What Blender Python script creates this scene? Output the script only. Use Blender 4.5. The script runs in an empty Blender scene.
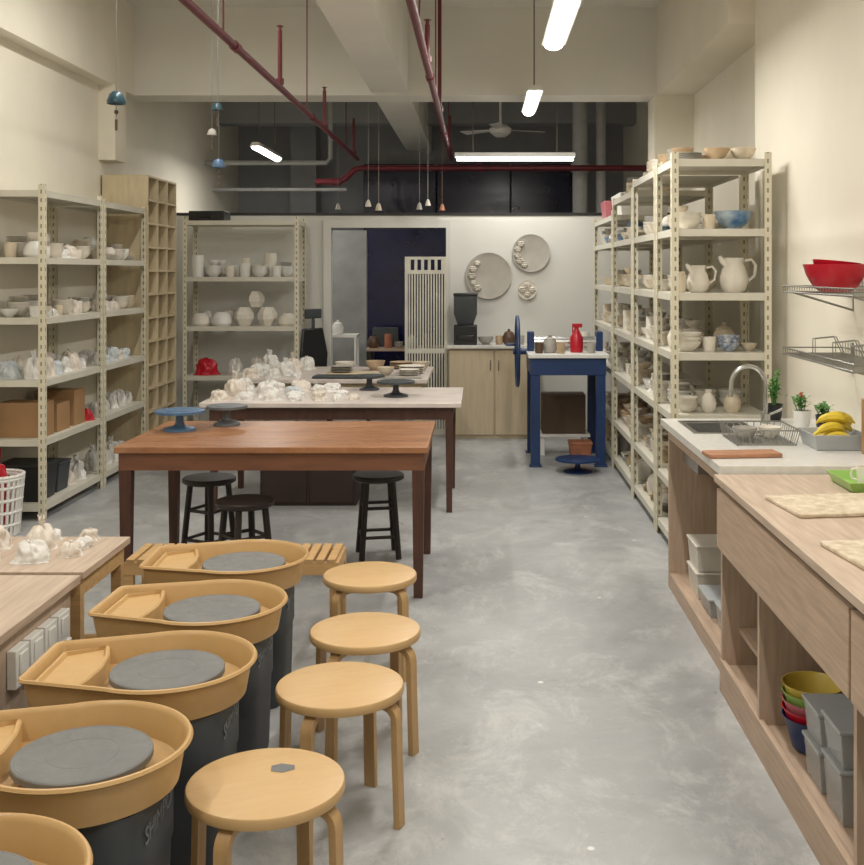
import bpy, bmesh, math, random
from mathutils import Vector, Matrix, noise
R=random.Random(11)
SC=bpy.context.scene; COL=SC.collection
pi=math.pi
try:
    SC.view_settings.view_transform='Standard'
except Exception: pass
# ---------------------------------------------------------------- materials
def lin(c):
    return tuple(((v/255)/12.92 if v/255<=.04045 else ((v/255+.055)/1.055)**2.4) for v in c)
MATS={}
def mat(name,col,rough=.6,metal=0,var=.1,scale=6,stretch=(1,1,1),bump=0,col2=None,trans=0,alpha=1,emit=0,detail=4):
    if name in MATS: return MATS[name]
    m=bpy.data.materials.new(name); m.use_nodes=True; nt=m.node_tree; N=nt.nodes; L=nt.links
    b=N['Principled BSDF']; tc=N.new('ShaderNodeTexCoord'); mp=N.new('ShaderNodeMapping')
    mp.inputs['Scale'].default_value=stretch
    nz=N.new('ShaderNodeTexNoise'); nz.inputs['Scale'].default_value=scale; nz.inputs['Detail'].default_value=detail
    cr=N.new('ShaderNodeValToRGB'); a=lin(col)
    lo=[min(1,v*(1-var)) for v in a]; hi=[min(1,v*(1+var)) for v in a]
    if col2: lo=lin(col2); hi=a
    cr.color_ramp.elements[0].color=(*lo,1); cr.color_ramp.elements[1].color=(*hi,1)
    cr.color_ramp.elements[0].position=.32; cr.color_ramp.elements[1].position=.68
    L.new(tc.outputs['Object'],mp.inputs['Vector']); L.new(mp.outputs['Vector'],nz.inputs['Vector'])
    L.new(nz.outputs['Fac'],cr.inputs['Fac']); L.new(cr.outputs['Color'],b.inputs['Base Color'])
    b.inputs['Roughness'].default_value=rough; b.inputs['Metallic'].default_value=metal
    if trans: b.inputs['Transmission Weight'].default_value=trans
    if alpha<1: b.inputs['Alpha'].default_value=alpha
    if emit:
        b.inputs['Emission Color'].default_value=(*lin(col),1); b.inputs['Emission Strength'].default_value=emit
    if bump:
        bp=N.new('ShaderNodeBump'); bp.inputs['Strength'].default_value=bump; bp.inputs['Distance'].default_value=.01
        L.new(nz.outputs['Fac'],bp.inputs['Height']); L.new(bp.outputs['Normal'],b.inputs['Normal'])
    MATS[name]=m; return m
def layered(name,base_sc,c0,c1,layers,rough=(.3,.6),bump=.1,stretch=(1,1,1),specks=None):
    """noise base with extra noise patches; layers: (scale,lo,hi,strength,colour,stretch)"""
    m=bpy.data.materials.new(name); m.use_nodes=True; nt=m.node_tree; N=nt.nodes; L=nt.links
    b=N['Principled BSDF']; tc=N.new('ShaderNodeTexCoord')
    def nz(sc,dt,rg,ds=0,st=(1,1,1)):
        mp=N.new('ShaderNodeMapping'); mp.inputs['Scale'].default_value=st; L.new(tc.outputs['Object'],mp.inputs['Vector'])
        n=N.new('ShaderNodeTexNoise'); n.inputs['Scale'].default_value=sc; n.inputs['Detail'].default_value=dt; n.inputs['Roughness'].default_value=rg; n.inputs['Distortion'].default_value=ds
        L.new(mp.outputs['Vector'],n.inputs['Vector']); return n.outputs['Fac']
    def ramp(v,p0,k0,p1,k1):
        c=N.new('ShaderNodeValToRGB'); e=c.color_ramp.elements; e[0].position=p0; e[0].color=(*k0,1); e[1].position=p1; e[1].color=(*k1,1)
        L.new(v,c.inputs['Fac']); return c.outputs['Color']
    def mix(a,c2,f):
        x=N.new('ShaderNodeMixRGB'); L.new(a,x.inputs['Color1']); x.inputs['Color2'].default_value=(*c2,1); L.new(f,x.inputs['Fac']); return x.outputs[0]
    c=ramp(nz(base_sc,10,.66,.5,stretch),.3,lin(c0),.7,lin(c1)); last=None
    for (sc,lo,hi,s_,col,st) in layers:
        last=nz(sc,12,.8,.5,st); c=mix(c,lin(col),ramp(last,lo,(0,0,0),hi,(s_,s_,s_)))
    if specks:
        vo=N.new('ShaderNodeTexVoronoi'); vo.inputs['Scale'].default_value=specks[0]; L.new(tc.outputs['Object'],vo.inputs['Vector'])
        c=mix(c,lin(specks[1]),ramp(vo.outputs['Distance'],.03,(.9,.9,.9),.05,(0,0,0)))
    L.new(c,b.inputs['Base Color'])
    rr=N.new('ShaderNodeMapRange'); rr.inputs['To Min'].default_value=rough[0]; rr.inputs['To Max'].default_value=rough[1]
    rr.inputs['From Min'].default_value=.35; rr.inputs['From Max'].default_value=.65
    L.new(last,rr.inputs['Value']); L.new(rr.outputs['Result'],b.inputs['Roughness'])
    bp=N.new('ShaderNodeBump'); bp.inputs['Strength'].default_value=bump; bp.inputs['Distance'].default_value=.01
    L.new(last,bp.inputs['Height']); L.new(bp.outputs['Normal'],b.inputs['Normal'])
    return m
def slotted():
    m=bpy.data.materials.new('slotted_angle_paint'); m.use_nodes=True; nt=m.node_tree; N=nt.nodes; L=nt.links
    b=N['Principled BSDF']; tc=N.new('ShaderNodeTexCoord'); sp=N.new('ShaderNodeSeparateXYZ')
    L.new(tc.outputs['Object'],sp.inputs[0])
    def M(op,a,bv=None):
        n=N.new('ShaderNodeMath'); n.operation=op
        for i,v in enumerate((a,bv)):
            if v is None: continue
            if isinstance(v,(int,float)): n.inputs[i].default_value=v
            else: L.new(v,n.inputs[i])
        return n.outputs[0]
    z=M('FRACT',M('MULTIPLY',sp.outputs[2],17)); zz=M('LESS_THAN',z,.45)
    mx=M('MAXIMUM',M('ABSOLUTE',sp.outputs[0]),M('ABSOLUTE',sp.outputs[1]))
    w=M('MULTIPLY',M('GREATER_THAN',mx,.017),M('LESS_THAN',mx,.028)); f=M('MULTIPLY',w,zz)
    c=N.new('ShaderNodeMixRGB'); c.inputs['Color1'].default_value=(*lin((216,210,188)),1); c.inputs['Color2'].default_value=(*lin((138,130,108)),1)
    L.new(f,c.inputs['Fac']); L.new(c.outputs[0],b.inputs['Base Color']); b.inputs['Roughness'].default_value=.45
    return m
WALL=mat('cream_wall_paint',(230,224,208),.75,var=.03,scale=2)
CEIL=mat('white_ceiling_paint',(224,222,213),.8,var=.03,scale=2)
REARW=mat('grey_rear_paint',(150,152,156),.8,var=.06,scale=2)
WHITEP=mat('white_board',(208,207,201),.6,var=.02,scale=2)
BLACKP=mat('navy_black_glass',(13,18,56),.2,var=.2)
U=(1,1,1)
FLOOR=layered('concrete_floor',.9,(142,143,144),(176,177,177),[(2.6,.55,.7,.4,(120,121,123),U),(3.2,.5,.63,.55,(200,200,197),(1,.6,1)),(36,.64,.72,.55,(218,217,212),U),(6,.52,.68,.4,(196,196,193),U)],(.26,.6),.12,specks=(3.4,(226,224,218)))
SLOT=slotted()
SHELFM=mat('shelf_steel',(208,204,190),.45,var=.04)
BIRCH=layered('birch_veneer',3,(196,162,112),(204,170,122),[(3,.5,.75,.35,(176,144,102),U),(14,.62,.74,.5,(214,198,168),U),(9,.5,.7,.25,(186,150,104),(1,6,1))],(.34,.55),.03,(1,6,1))
BIRCHE=mat('birch_leg',(186,152,106),.45,var=.1,scale=5,stretch=(8,8,1))
TEAK=layered('worn_brown_wood_top',2,(128,84,56),(170,120,82),[(1.6,.5,.68,.55,(184,140,104),(1,2,1)),(5,.55,.7,.5,(96,62,44),(1,5,1)),(22,.64,.74,.5,(196,172,148),U),(7,.5,.7,.3,(120,80,56),(.6,9,1))],(.2,.5),.05,(1,6,1))
TEAKD=mat('dark_brown_wood',(76,48,37),.5,var=.2,scale=5,stretch=(6,6,1))
DARKW=mat('near_black_wood',(38,30,28),.45,var=.25,scale=6)
PALEW=mat('pale_laminate',(188,163,141),.5,col2=(166,143,122),scale=5,stretch=(14,1,14))
PALEV=mat('pale_laminate_upright',(186,163,142),.5,col2=(170,148,129),scale=5,stretch=(12,12,1))
BEIGE=mat('beige_door_laminate',(192,176,148),.5,var=.06,scale=4,stretch=(8,8,1))
LAMT=mat('greige_laminate_top',(198,179,160),.42,col2=(176,155,137),scale=4,stretch=(12,1,12))
PLY=mat('plywood',(200,184,152),.6,var=.08,scale=4,stretch=(6,6,1))
PINE=mat('pine_slats',(190,154,106),.5,var=.14,scale=5,stretch=(1,10,10))
GREYT=mat('white_work_top',(204,193,186),.4,var=.1,scale=6,detail=8)
QUARTZ=mat('white_counter_top',(210,208,202),.3,var=.06,scale=30)
PANM=layered('tan_plastic',3,(190,154,102),(200,164,112),[(5,.5,.7,.3,(168,132,88),U),(18,.6,.74,.45,(208,188,154),U),(8,.5,.75,.2,(182,146,98),U)],(.3,.5),.02)
HEAD=layered('grey_cast_disc',4,(98,99,99),(118,118,117),[(6,.5,.7,.35,(134,133,130),U),(24,.62,.74,.4,(146,144,138),U)],(.4,.6),.03)
GREYB=mat('dark_grey_plastic',(60,65,70),.5,var=.14)
LETTER=mat('light_lettering',(112,117,121),.5,var=.02)
STEEL=mat('stainless_steel',(185,185,182),.25,metal=.9,var=.05)
WIRE=mat('steel_wire',(150,150,146),.3,metal=.8,var=.05)
REDP=mat('maroon_pipe_paint',(96,22,34),.4,var=.12)
WHT=mat('white_plastic',(226,225,220),.4,var=.03)
CLAYW=mat('bisque_white',(222,216,204),.7,var=.06,scale=12)
CLAYC=mat('cream_glaze',(212,199,177),.4,var=.12,scale=10)
CLAYT=mat('tan_stoneware',(186,162,132),.6,var=.16,scale=12)
CLAYG=mat('grey_clay',(168,164,157),.7,var=.12,scale=12)
CLAYB=mat('blue_glaze',(64,112,158),.3,col2=(186,200,208),scale=14)
BLUEWH=mat('blue_white_pattern',(222,224,222),.3,col2=(52,86,138),scale=36)
CLAYN=mat('brown_glaze',(92,70,54),.35,var=.3,scale=12)
TERRA=mat('terracotta_glaze',(166,108,80),.5,var=.2,scale=12)
BAG=mat('milky_bag',(226,225,221),.5,col2=(206,202,196),scale=3,bump=.25,detail=6)
BAGW=mat('cream_bag',(220,212,202),.5,col2=(202,190,176),scale=3,bump=.25,detail=6)
BAGB=mat('bluish_bag',(206,212,215),.45,col2=(180,187,192),scale=3,bump=.25,detail=6)
CARD=mat('cardboard',(160,124,86),.75,var=.1,scale=5)
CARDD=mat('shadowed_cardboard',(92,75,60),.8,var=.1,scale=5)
RED=mat('red_plastic',(184,24,44),.3,var=.06)
PINKP=mat('pink_plastic',(190,110,120),.4)
BLUE=mat('blue_paint',(26,54,100),.4,var=.12)
BLUEL=mat('light_blue_paint',(74,104,136),.4,var=.15)
BLACK=mat('black_plastic',(26,26,28),.4,var=.2)
GREEN=mat('leaf_green',(70,128,48),.5,var=.25,scale=20)
LIME=mat('lime_plastic',(140,180,90),.35,var=.06)
YEL=mat('yellow_plastic',(204,180,80),.35,var=.06)
BANA=mat('banana_yellow',(218,192,60),.45,var=.16,scale=20)
TEAL=mat('teal_glaze',(36,70,82),.35,var=.3,scale=20)
CLEAR=mat('cloudy_clear_plastic',(200,202,202),.2,var=.04,alpha=.42)
GREYP=mat('grey_tray_plastic',(168,172,174),.4,var=.05)
TUBE=mat('lit_tube',(255,252,246),.4,var=.0,emit=9)
SOIL=mat('soil',(52,38,28),.9,var=.3,scale=40)
STRING=mat('string',(110,108,102),.8)
PVC=mat('pvc_grey',(176,177,176),.5)
# ---------------------------------------------------------------- mesh builder
class MB:
    def __init__(s): s.bm=bmesh.new()
    def add(s,vs,fs,M=None):
        V=[s.bm.verts.new((M@Vector(v)) if M is not None else Vector(v)) for v in vs]
        for f in fs:
            try: s.bm.faces.new([V[i] for i in f])
            except Exception: pass
        return s
    def box(s,x0,x1,y0,y1,z0,z1,M=None):
        vs=[(x,y,z) for z in (z0,z1) for y in (y0,y1) for x in (x0,x1)]
        return s.add(vs,[(0,2,3,1),(4,5,7,6),(0,1,5,4),(2,6,7,3),(0,4,6,2),(1,3,7,5)],M)
    def lathe(s,prof,seg=28,M=None):
        vs=[];rings=[];fs=[]
        for r,z in prof:
            if r<1e-6: rings.append([len(vs)]); vs.append((0,0,z))
            else:
                rings.append(list(range(len(vs),len(vs)+seg)))
                vs+=[(r*math.cos(2*pi*i/seg),r*math.sin(2*pi*i/seg),z) for i in range(seg)]
        for a,b in zip(rings,rings[1:]):
            for i in range(seg):
                j=(i+1)%seg
                if len(a)==1 and len(b)==1: continue
                if len(a)==1: fs.append((a[0],b[j],b[i]))
                elif len(b)==1: fs.append((a[i],a[j],b[0]))
                else: fs.append((a[i],a[j],b[j],b[i]))
        return s.add(vs,fs,M)
    def cyl(s,r,z0,z1,M=None,seg=20,r2=None):
        r2=r if r2 is None else r2
        return s.lathe([(0,z0),(r,z0),(r2,z1),(0,z1)],seg,M)
    def sweep(s,path,w,t=None,seg=8,up=None,closed=False,M=None):
        P=[Vector(p) for p in path]; n=len(P); vs=[];fs=[]; nrm=None
        for i,p in enumerate(P):
            if closed: d=(P[(i+1)%n]-P[i-1]).normalized()
            else: d=(P[min(i+1,n-1)]-P[max(i-1,0)]).normalized()
            if up is not None: a=Vector(up).normalized()
            else:
                if nrm is None:
                    nrm=d.orthogonal().normalized()
                else: nrm=(nrm-d*nrm.dot(d)).normalized()
                a=nrm
            b=d.cross(a).normalized()
            ww=w[i] if isinstance(w,(list,tuple)) else w
            if t is None:
                for k in range(seg):
                    an=2*pi*k/seg; vs.append(p+a*ww*math.cos(an)+b*ww*math.sin(an))
            else:
                for u,v in ((1,1),(1,-1),(-1,-1),(-1,1)): vs.append(p+a*ww/2*u+b*t/2*v)
        m=seg if t is None else 4
        for i in range(n if closed else n-1):
            for k in range(m):
                a0=i*m;b0=((i+1)%n)*m
                fs.append((a0+k,a0+(k+1)%m,b0+(k+1)%m,b0+k))
        if not closed:
            fs.append(tuple(range(m))[::-1]); fs.append(tuple((n-1)*m+k for k in range(m)))
        return s.add(vs,fs,M)
    def loft(s,rings,cap0=True,cap1=True,M=None):
        n=len(rings[0]);vs=[p for r in rings for p in r];fs=[]
        for i in range(len(rings)-1):
            for k in range(n): fs.append((i*n+k,i*n+(k+1)%n,(i+1)*n+(k+1)%n,(i+1)*n+k))
        if cap0: fs.append(tuple(range(n))[::-1])
        if cap1: fs.append(tuple((len(rings)-1)*n+k for k in range(n)))
        return s.add(vs,fs,M)
    def mesh(s,name,m,smooth=True):
        bm=s.bm; bmesh.ops.recalc_face_normals(bm,faces=bm.faces)
        if smooth:
            for f in bm.faces: f.smooth=True
            for e in bm.edges:
                if len(e.link_faces)==2 and e.calc_face_angle(0)>.62: e.smooth=False
        me=bpy.data.meshes.new(name); bm.to_mesh(me); bm.free(); me.materials.append(m); return me
def T(x=0,y=0,z=0,rx=0,ry=0,rz=0,s=1):
    return Matrix.Translation((x,y,z))@Matrix.Rotation(rz,4,'Z')@Matrix.Rotation(ry,4,'Y')@Matrix.Rotation(rx,4,'X')@Matrix.Scale(s,4)
def tag(o,label,cat,group=None,kind=None):
    o['label']=label; o['category']=cat
    if group: o['group']=group
    if kind: o['kind']=kind
def put(name,me,loc=(0,0,0),rz=0,parent=None,bev=0,scale=None,rx=0,ry=0):
    o=bpy.data.objects.new(name,me); COL.objects.link(o); o.location=loc; o.rotation_euler=(rx,ry,rz)
    if scale: o.scale=(scale,)*3 if isinstance(scale,(int,float)) else scale
    if parent: o.parent=parent
    if bev:
        b=o.modifiers.new('bevel','BEVEL'); b.width=bev; b.segments=2; b.limit_method='ANGLE'
    return o
def part(name,mb,m,parent,loc=(0,0,0),rz=0,bev=0,smooth=True,label=None):
    o=put(name,mb.mesh(name,m,smooth),loc,rz,parent,bev)
    if label: o['label']=label
    return o
def thing(name,label,cat,loc=(0,0,0),rz=0,group=None):
    e=bpy.data.objects.new(name,None); e.empty_display_size=.1; COL.objects.link(e)
    e.location=loc; e.rotation_euler=(0,0,rz); tag(e,label,cat,group); return e
def solo(name,mb,m,label,cat,loc=(0,0,0),rz=0,group=None,bev=0,smooth=True):
    o=put(name,mb.mesh(name,m,smooth),loc,rz,None,bev); tag(o,label,cat,group); return o
def clone(root,loc,rz=0,label=None):
    def rec(o,p):
        c=o.copy(); COL.objects.link(c); c.parent=p
        for ch in o.children: rec(ch,c)
        return c
    c=rec(root,None); c.location=loc; c.rotation_euler=(root.rotation_euler[0],root.rotation_euler[1],rz)
    if label: c['label']=label
    return c
def struct(name,m,*boxes,label=None,cat='wall'):
    mb=MB()
    for b in boxes: mb.box(*b)
    o=put(name,mb.mesh(name,m,False)); o['kind']='structure'; o['label']=label or (name.replace('_',' ')+' of the workshop room'); o['category']=cat
    return o
# ---------------------------------------------------------------- room
struct('floor',FLOOR,(-3.6,2.2,-1.7,15.7,-.1,0),label='bare grey polished concrete floor with dusty marks',cat='floor')
struct('ceiling',CEIL,(-3.6,2.2,-1.7,15.7,4.2,4.3),label='white painted concrete ceiling slab',cat='ceiling')
struct('wall_left',WALL,(-3.6,-3.4,-1.7,15.7,0,4.2),label='cream painted plaster side wall')
struct('wall_right',WALL,(1.85,2.2,-1.5,7.4,0,4.2),(2.02,2.2,7.4,15.5,0,4.2),label='cream painted plaster wall beside the counters')
struct('wall_back',REARW,(-3.4,2.02,15.5,15.7,0,4.2),label='dim grey rear wall beyond the partition')
struct('wall_front',WALL,(-3.4,2.2,-1.7,-1.5,0,4.2),label='cream painted wall at the entrance end')
struct('trim_1',CEIL,(-3.4,2.02,10.4,10.8,3.37,4.2),label='white concrete cross beam under the ceiling',cat='beam')
struct('trim_2',CEIL,(-1.03,-.68,-1.5,10.4,3.4,4.2),(-1.03,-.68,10.8,15.5,3.4,4.2),label='white longitudinal concrete ceiling beam',cat='beam')
struct('trim_3',WALL,(1.67,2.02,7.4,10.4,3.37,4.2),(1.65,2.02,10.4,10.8,2.6,3.37),label='cream beam and pier along the wall',cat='beam')
struct('trim_4',WALL,(-3.4,-3.27,-1.5,10.4,3.37,4.2),(-3.4,-3.25,9.8,10.1,2.7,3.37),label='cream beam along the side wall',cat='beam')
struct('trim_7',REARW,(-3.4,2.02,14.2,14.5,3.62,4.2),(-2.6,-2.25,15.1,15.5,0,4.2),label='grey cross beam and column in the rear area',cat='beam')
struct('wall_divider',WHITEP,(-3.4,-1.58,11.7,11.78,0,2.3),(-1.58,-.36,11.7,11.78,2.18,2.3),(-.36,2.02,11.7,11.78,0,2.3),label='white board partition with doorway opening')
struct('trim_5',BLACK,(-3.4,2.02,11.69,11.8,2.3,2.33),label='thin black rail on top of the partition',cat='trim')
struct('wall_inner',mat('dim_grey_board',(140,141,139),.7),(-1.9,-1.36,13.2,13.25,0,2.2),label='grey inner wall beyond the doorway')
struct('door_1',BLACKP,(-1.35,-.3,13.2,13.24,0,2.2),label='dark navy glass door in the inner wall',cat='door')
struct('window_1',BLACKP,(-1.62,-.62,15.3,15.49,2.2,3.2),(-.59,.41,15.3,15.49,2.2,3.2),(.44,1.44,15.3,15.49,2.2,3.2),label='wide dark night window band in rear wall',cat='window')
struct('baseboard_left',mat('grey_skirting',(150,148,140),.6),(-3.4,-3.385,-1.5,11.7,0,.08),label='low grey skirting along the side wall',cat='baseboard')
# ---------------------------------------------------------------- lights
def fixture(x,y,z,length,along='Y',power=44,label='white batten light fixture with lit fluorescent tube',w=.06):
    rz=0 if along=='Y' else pi/2
    r=thing('ceiling_light',label,'light',(x,y,z),rz,'fluorescent batten lights')
    h=length/2
    part('housing',MB().loft([[(-w*.6,yy,.07),(w*.6,yy,.07),(w,yy,.025),(-w,yy,.025)] for yy in (-h,h)]),WHT,r)
    part('tube',MB().loft([[(w*.8*math.cos(a),yy,.024+.038*math.sin(a)) for a in [-pi*k/10 for k in range(11)]] for yy in (-h+.02,h-.02)]),TUBE,r)
    mb=MB()
    for yy in (-h*.7,h*.7): mb.sweep([(0,yy,.06),(0,yy,4.2-z)],.006,seg=6)
    part('suspension_rod',mb,STRING,r)
    ld=bpy.data.lights.new('tube_light','AREA'); ld.shape='RECTANGLE'; ld.size=w*1.5; ld.size_y=length*.95; ld.energy=power; ld.color=(1,.966,.9)
    lo=bpy.data.objects.new('tube_light',ld); COL.objects.link(lo); lo.parent=r; lo.location=(0,0,-.02)
    return r
fixture(.5,6.8,3.22,1.4,power=46,w=.08)
fixture(.47,10.0,3.22,1.3,power=24,w=.07)
fixture(.36,11.35,2.86,1.24,'X',8)
fixture(-2.4,12.4,3.02,1.3,power=26)
fixture(.5,3.6,3.5,1.4,power=46)
fixture(.5,.6,3.5,1.4,power=34)
fixture(-2.1,7.6,3.95,1.4,power=30)
fixture(-2.1,4.3,3.95,1.4,power=40)
fixture(-2.1,1.0,3.95,1.4,power=34)
w=bpy.data.worlds.new('World'); SC.world=w; w.use_nodes=True
w.node_tree.nodes['Background'].inputs[0].default_value=(.9,.93,1,1); w.node_tree.nodes['Background'].inputs[1].default_value=.15
# ---------------------------------------------------------------- ceiling pipes
def hang(mb,x,ys,z=2.99,top=4.2):
    for y in ys: mb.cyl(.005,z,top,T(x,y,0),8)
mb=MB().sweep([(-1.40,.5,2.99),(-1.40,12.6,2.99),],.023,seg=12)
for y in (3.2,6.3,9.2): mb.cyl(.03,-.05,.05,T(-1.4,y,2.99,rx=pi/2))
hang(mb,-1.4,(2.5,6.0,8.9,11.5))
solo('sprinkler_pipe',mb,REDP,'maroon painted sprinkler pipe running under the ceiling','pipe')
mb=MB().sweep([(-.33,.5,2.99),(-.33,12.6,2.99)],.023,seg=12)
for y in (4.2,7.3,10.2): mb.cyl(.03,-.05,.05,T(-.33,y,2.99,rx=pi/2))
hang(mb,-.33,(2.5,6.0,8.2,11.5))
solo('sprinkler_pipe',mb,REDP,'maroon painted sprinkler pipe beside the ceiling lights','pipe')
mb=MB().sweep([(-1.9,12.7,2.74),(-1.62,12.7,2.74),(-1.55,12.7,2.78),(-1.45,12.7,2.88),(-1.38,12.7,2.9),(1.43,12.7,2.9),(1.5,12.7,2.9),(2.0,12.7,2.9)],.034,seg=12)
mb.cyl(.045,-.05,.05,T(-1.66,12.7,2.74,ry=pi/2)).cyl(.045,-.05,.05,T(0,12.7,2.9,ry=pi/2))
solo('sprinkler_pipe',mb,REDP,'thick maroon main pipe crossing above the partition','pipe')
for (x,y,z0,z1) in ((-1.4,7.7,3.013,3.42),(-.33,9.0,3.013,4.2),(-.33,6.9,3.013,3.28),(-1.4,12.2,3.013,3.4),(-.33,12.0,3.013,3.4),(-1.4,9.9,3.013,3.36)):
    mb=MB().cyl(.016,z0,z1-.03).cyl(.028,z0,z0+.04).lathe([(0,z1-.03),(.012,z1-.03),(.012,z1),(.026,z1),(0,z1+.012)])
    solo('sprinkler_riser',mb,REDP,'short maroon vertical sprinkler branch with head','pipe',(x,y,0))
mb=MB().cyl(.09,2.3,4.2,T(1.2,13.2,0)).cyl(.11,2.9,3.0,T(1.2,13.2,0)).cyl(.06,2.3,4.2,T(1.45,13.2,0)).box(1.15,1.5,13.1,13.3,2.25,2.32)
solo('drain_pipe',mb,PVC,'pale grey vertical drain pipes near the rear ceiling','pipe')
solo('conduit_pipe',MB().sweep([(-3.4,13.6,3.05),(-1.9,13.6,3.05),(-1.85,13.6,3.1),(-1.85,13.6,4.2)],.03,seg=10),PVC,'pale grey conduit run beyond the partition','pipe')
solo('conduit_pipe',MB().sweep([(-3.4,14.0,2.75),(-1.7,14.0,2.75)],.022,seg=10),PVC,'thin pale conduit across the rear area','pipe')
f=thing('ceiling_fan','white three bladed ceiling fan on a down rod','fan',(.24,12.9,3.36))
part('motor',MB().lathe([(0,-.08),(.06,-.075),(.12,-.03),(.13,.02),(.08,.06),(.02,.08),(0,.08)]),WHT,f)
part('rod',MB().cyl(.015,.07,.84),WHT,f)
for i in range(3):
    part('blade',MB().loft([[(.1,-.03,.0),(.1,.03,.01),(.1,.03,.016),(.1,-.03,.006)],[(.55,-.07,-.005),(.55,.07,.02),(.55,.07,.026),(.55,-.07,.001)]]),WHT,f,rz=.4+i*2*pi/3)
# ---------------------------------------------------------------- racks
def Lpost(h,sx,sy):
    mb=MB(); w_=.042; t=.004
    mb.box(min(0,sx*w_),max(0,sx*w_),min(0,sy*t),max(0,sy*t),0,h)
    mb.box(min(0,sx*t),max(0,sx*t),min(sy*t,sy*w_),max(sy*t,sy*w_),0,h)
    return mb
def rack(x0,x1,y0,y1,levels,top,label,shelfmat=SHELFM):
    r=thing('storage_rack',label,'rack',(x0,y0,0))
    W=x1-x0;D=y1-y0
    for (x,y,sx,sy) in ((0,0,1,1),(W,0,-1,1),(0,D,1,-1),(W,D,-1,-1)):
        part('post',Lpost(top,sx,sy),SLOT,r,(x,y,0),smooth=False)
    for z in levels:
        mb=MB().box(.006,W-.006,.006,D-.006,z-.02,z).box(.006,W-.006,.006,.012,z-.045,z-.02).box(.006,W-.006,D-.012,D-.006,z-.045,z-.02)
        mb.box(.006,.012,.012,D-.012,z-.045,z-.02).box(W-.012,W-.006,.012,D-.012,z-.045,z-.02)
        part('shelf',mb,shelfmat,r,smooth=False)
    return r
LL=[.11,.554,.96,1.386,1.80,2.26]
rack(-3.38,-2.97,7.5,8.66,LL,2.30,'cream slotted steel rack holding bisque pottery')
rack(-3.38,-2.97,8.7,9.78,LL,2.28,'cream slotted steel rack with bagged clay pieces')
BL=[.15,.65,1.15,1.65,2.22]
rack(-3.0,-1.83,11.1,11.55,BL,2.26,'cream slotted steel rack against the partition')
RA=[.1,.42,.84,1.214,1.574,1.96,2.38]
rack(1.15,1.75,6.6,7.2,RA,2.42,'cream slotted steel rack with pitchers and bowls')
rack(1.15,1.75,7.25,8.3,RA,2.38+.02,'cream slotted steel rack packed with glazed ware')
rack(1.15,1.75,8.35,9.55,RA[:-1]+[2.32],2.34,'cream slotted steel rack with stacked pottery')
rack(1.15,1.75,9.6,11.1,RA[:-1]+[2.2],2.24,'cream slotted steel rack beside the partition')
mb=MB(); X0,X1,Y0,Y1,ZT=-3.38,-2.97,9.84,10.76,2.57
mb.box(X0,X0+.015,Y0,Y1,0,ZT)
for i in range(4):
    y=Y0+i*(Y1-Y0-.018)/3; mb.box(X0+.015,X1,y,y+.018,0,ZT)
for i in range(13):
    z=i*(ZT-.018)/12
    for j in range(3):
        y=Y0+j*(Y1-Y0-.018)/3; mb.box(X0+.015,X1-.003,y+.018,y+(Y1-Y0-.018)/3,z,z+.018)
solo('pigeonhole_cabinet',mb,PLY,'tall open plywood pigeonhole cabinet against the side wall','cabinet',smooth=False)
# ---------------------------------------------------------------- pottery prototypes
def hollow(outer,t=.006):
    inner=[(max(r-t,0),z) for r,z in outer[::-1]]; inner=[(r,z) for r,z in inner if z>outer[0][1]+t*1.2 and r>0]
    return [(0,outer[0][1])]+outer+inner+[(0,outer[0][1]+t*1.5)]
def lm(prof,m,name,seg=20,extra=None):
    mb=MB().lathe(prof,seg)
    if extra: extra(mb)
    return mb.mesh(name,m)
BOWL=hollow([(.035,0),(.037,.008),(.06,.025),(.078,.055),(.084,.08)])
CUP=hollow([(.032,0),(.036,.01),(.038,.05),(.04,.09)])
VASE=hollow([(.04,0),(.06,.03),(.07,.08),(.055,.13),(.028,.17),(.03,.2)])
JAR=[(0,0),(.05,0),(.065,.03),(.068,.08),(.05,.115),(.052,.12),(.03,.135),(.012,.14),(.016,.155),(0,.162)]
CYLV=hollow([(.042,0),(.045,.02),(.045,.13),(.042,.16)])
DOME=hollow([(.07,0),(.085,.02),(.085,.06),(.065,.1),(.04,.118)])
def BSTK(n=3):
    p=[(0,0),(.035,0)]
    for i in range(n): z=i*.026; p+=[(.06,z+.02),(.082,z+.05),(.086,z+.064),(.078,z+.06) if i==n-1 else (.066,z+.05)]
    return p+[(.05,(n-1)*.026+.025),(0,(n-1)*.026+.02)]
def PLST(n=4):
    p=[(0,0)]
    for i in range(n): z=i*.014; p+=[(.05,z),(.1,z+.012),(.102,z+.016),(.06,z+.014)]
    return p+[(0,n*.014)]
def mughandle(mb): mb.sweep([(.036,0,.02),(.062,0,.03),(.066,0,.05),(.06,0,.07),(.037,0,.078)],.006,seg=6)
PM=[CLAYW,CLAYC,CLAYT,CLAYG,TERRA,CLAYN,CLAYB,WHT,BLUEWH]
PR={}
PROF={'bowl':BOWL,'cup':CUP,'vase':VASE,'jar':JAR,'mug':CUP,'tall_cup':CYLV,'plate_stack':PLST(),'dome':DOME,'bowl_stack':BSTK()}
def proto(kind,mi):
    k=(kind,mi)
    if k not in PR: PR[k]=lm(PROF[kind],PM[mi],kind,extra=mughandle if kind=='mug' else None)
    return PR[k]
RAD={'bowl':.086,'cup':.042,'vase':.072,'jar':.07,'mug':.068,'tall_cup':.047,'plate_stack':.104,'dome':.086,'bowl_stack':.088,'bag':.08}
HGT={'plate_stack':.057,'dome':.118,'bowl_stack':.116}
CN=['white bisque','cream glazed','tan stoneware','grey clay','terracotta coloured','dark brown glazed','blue glazed','white','blue and white patterned']
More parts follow.
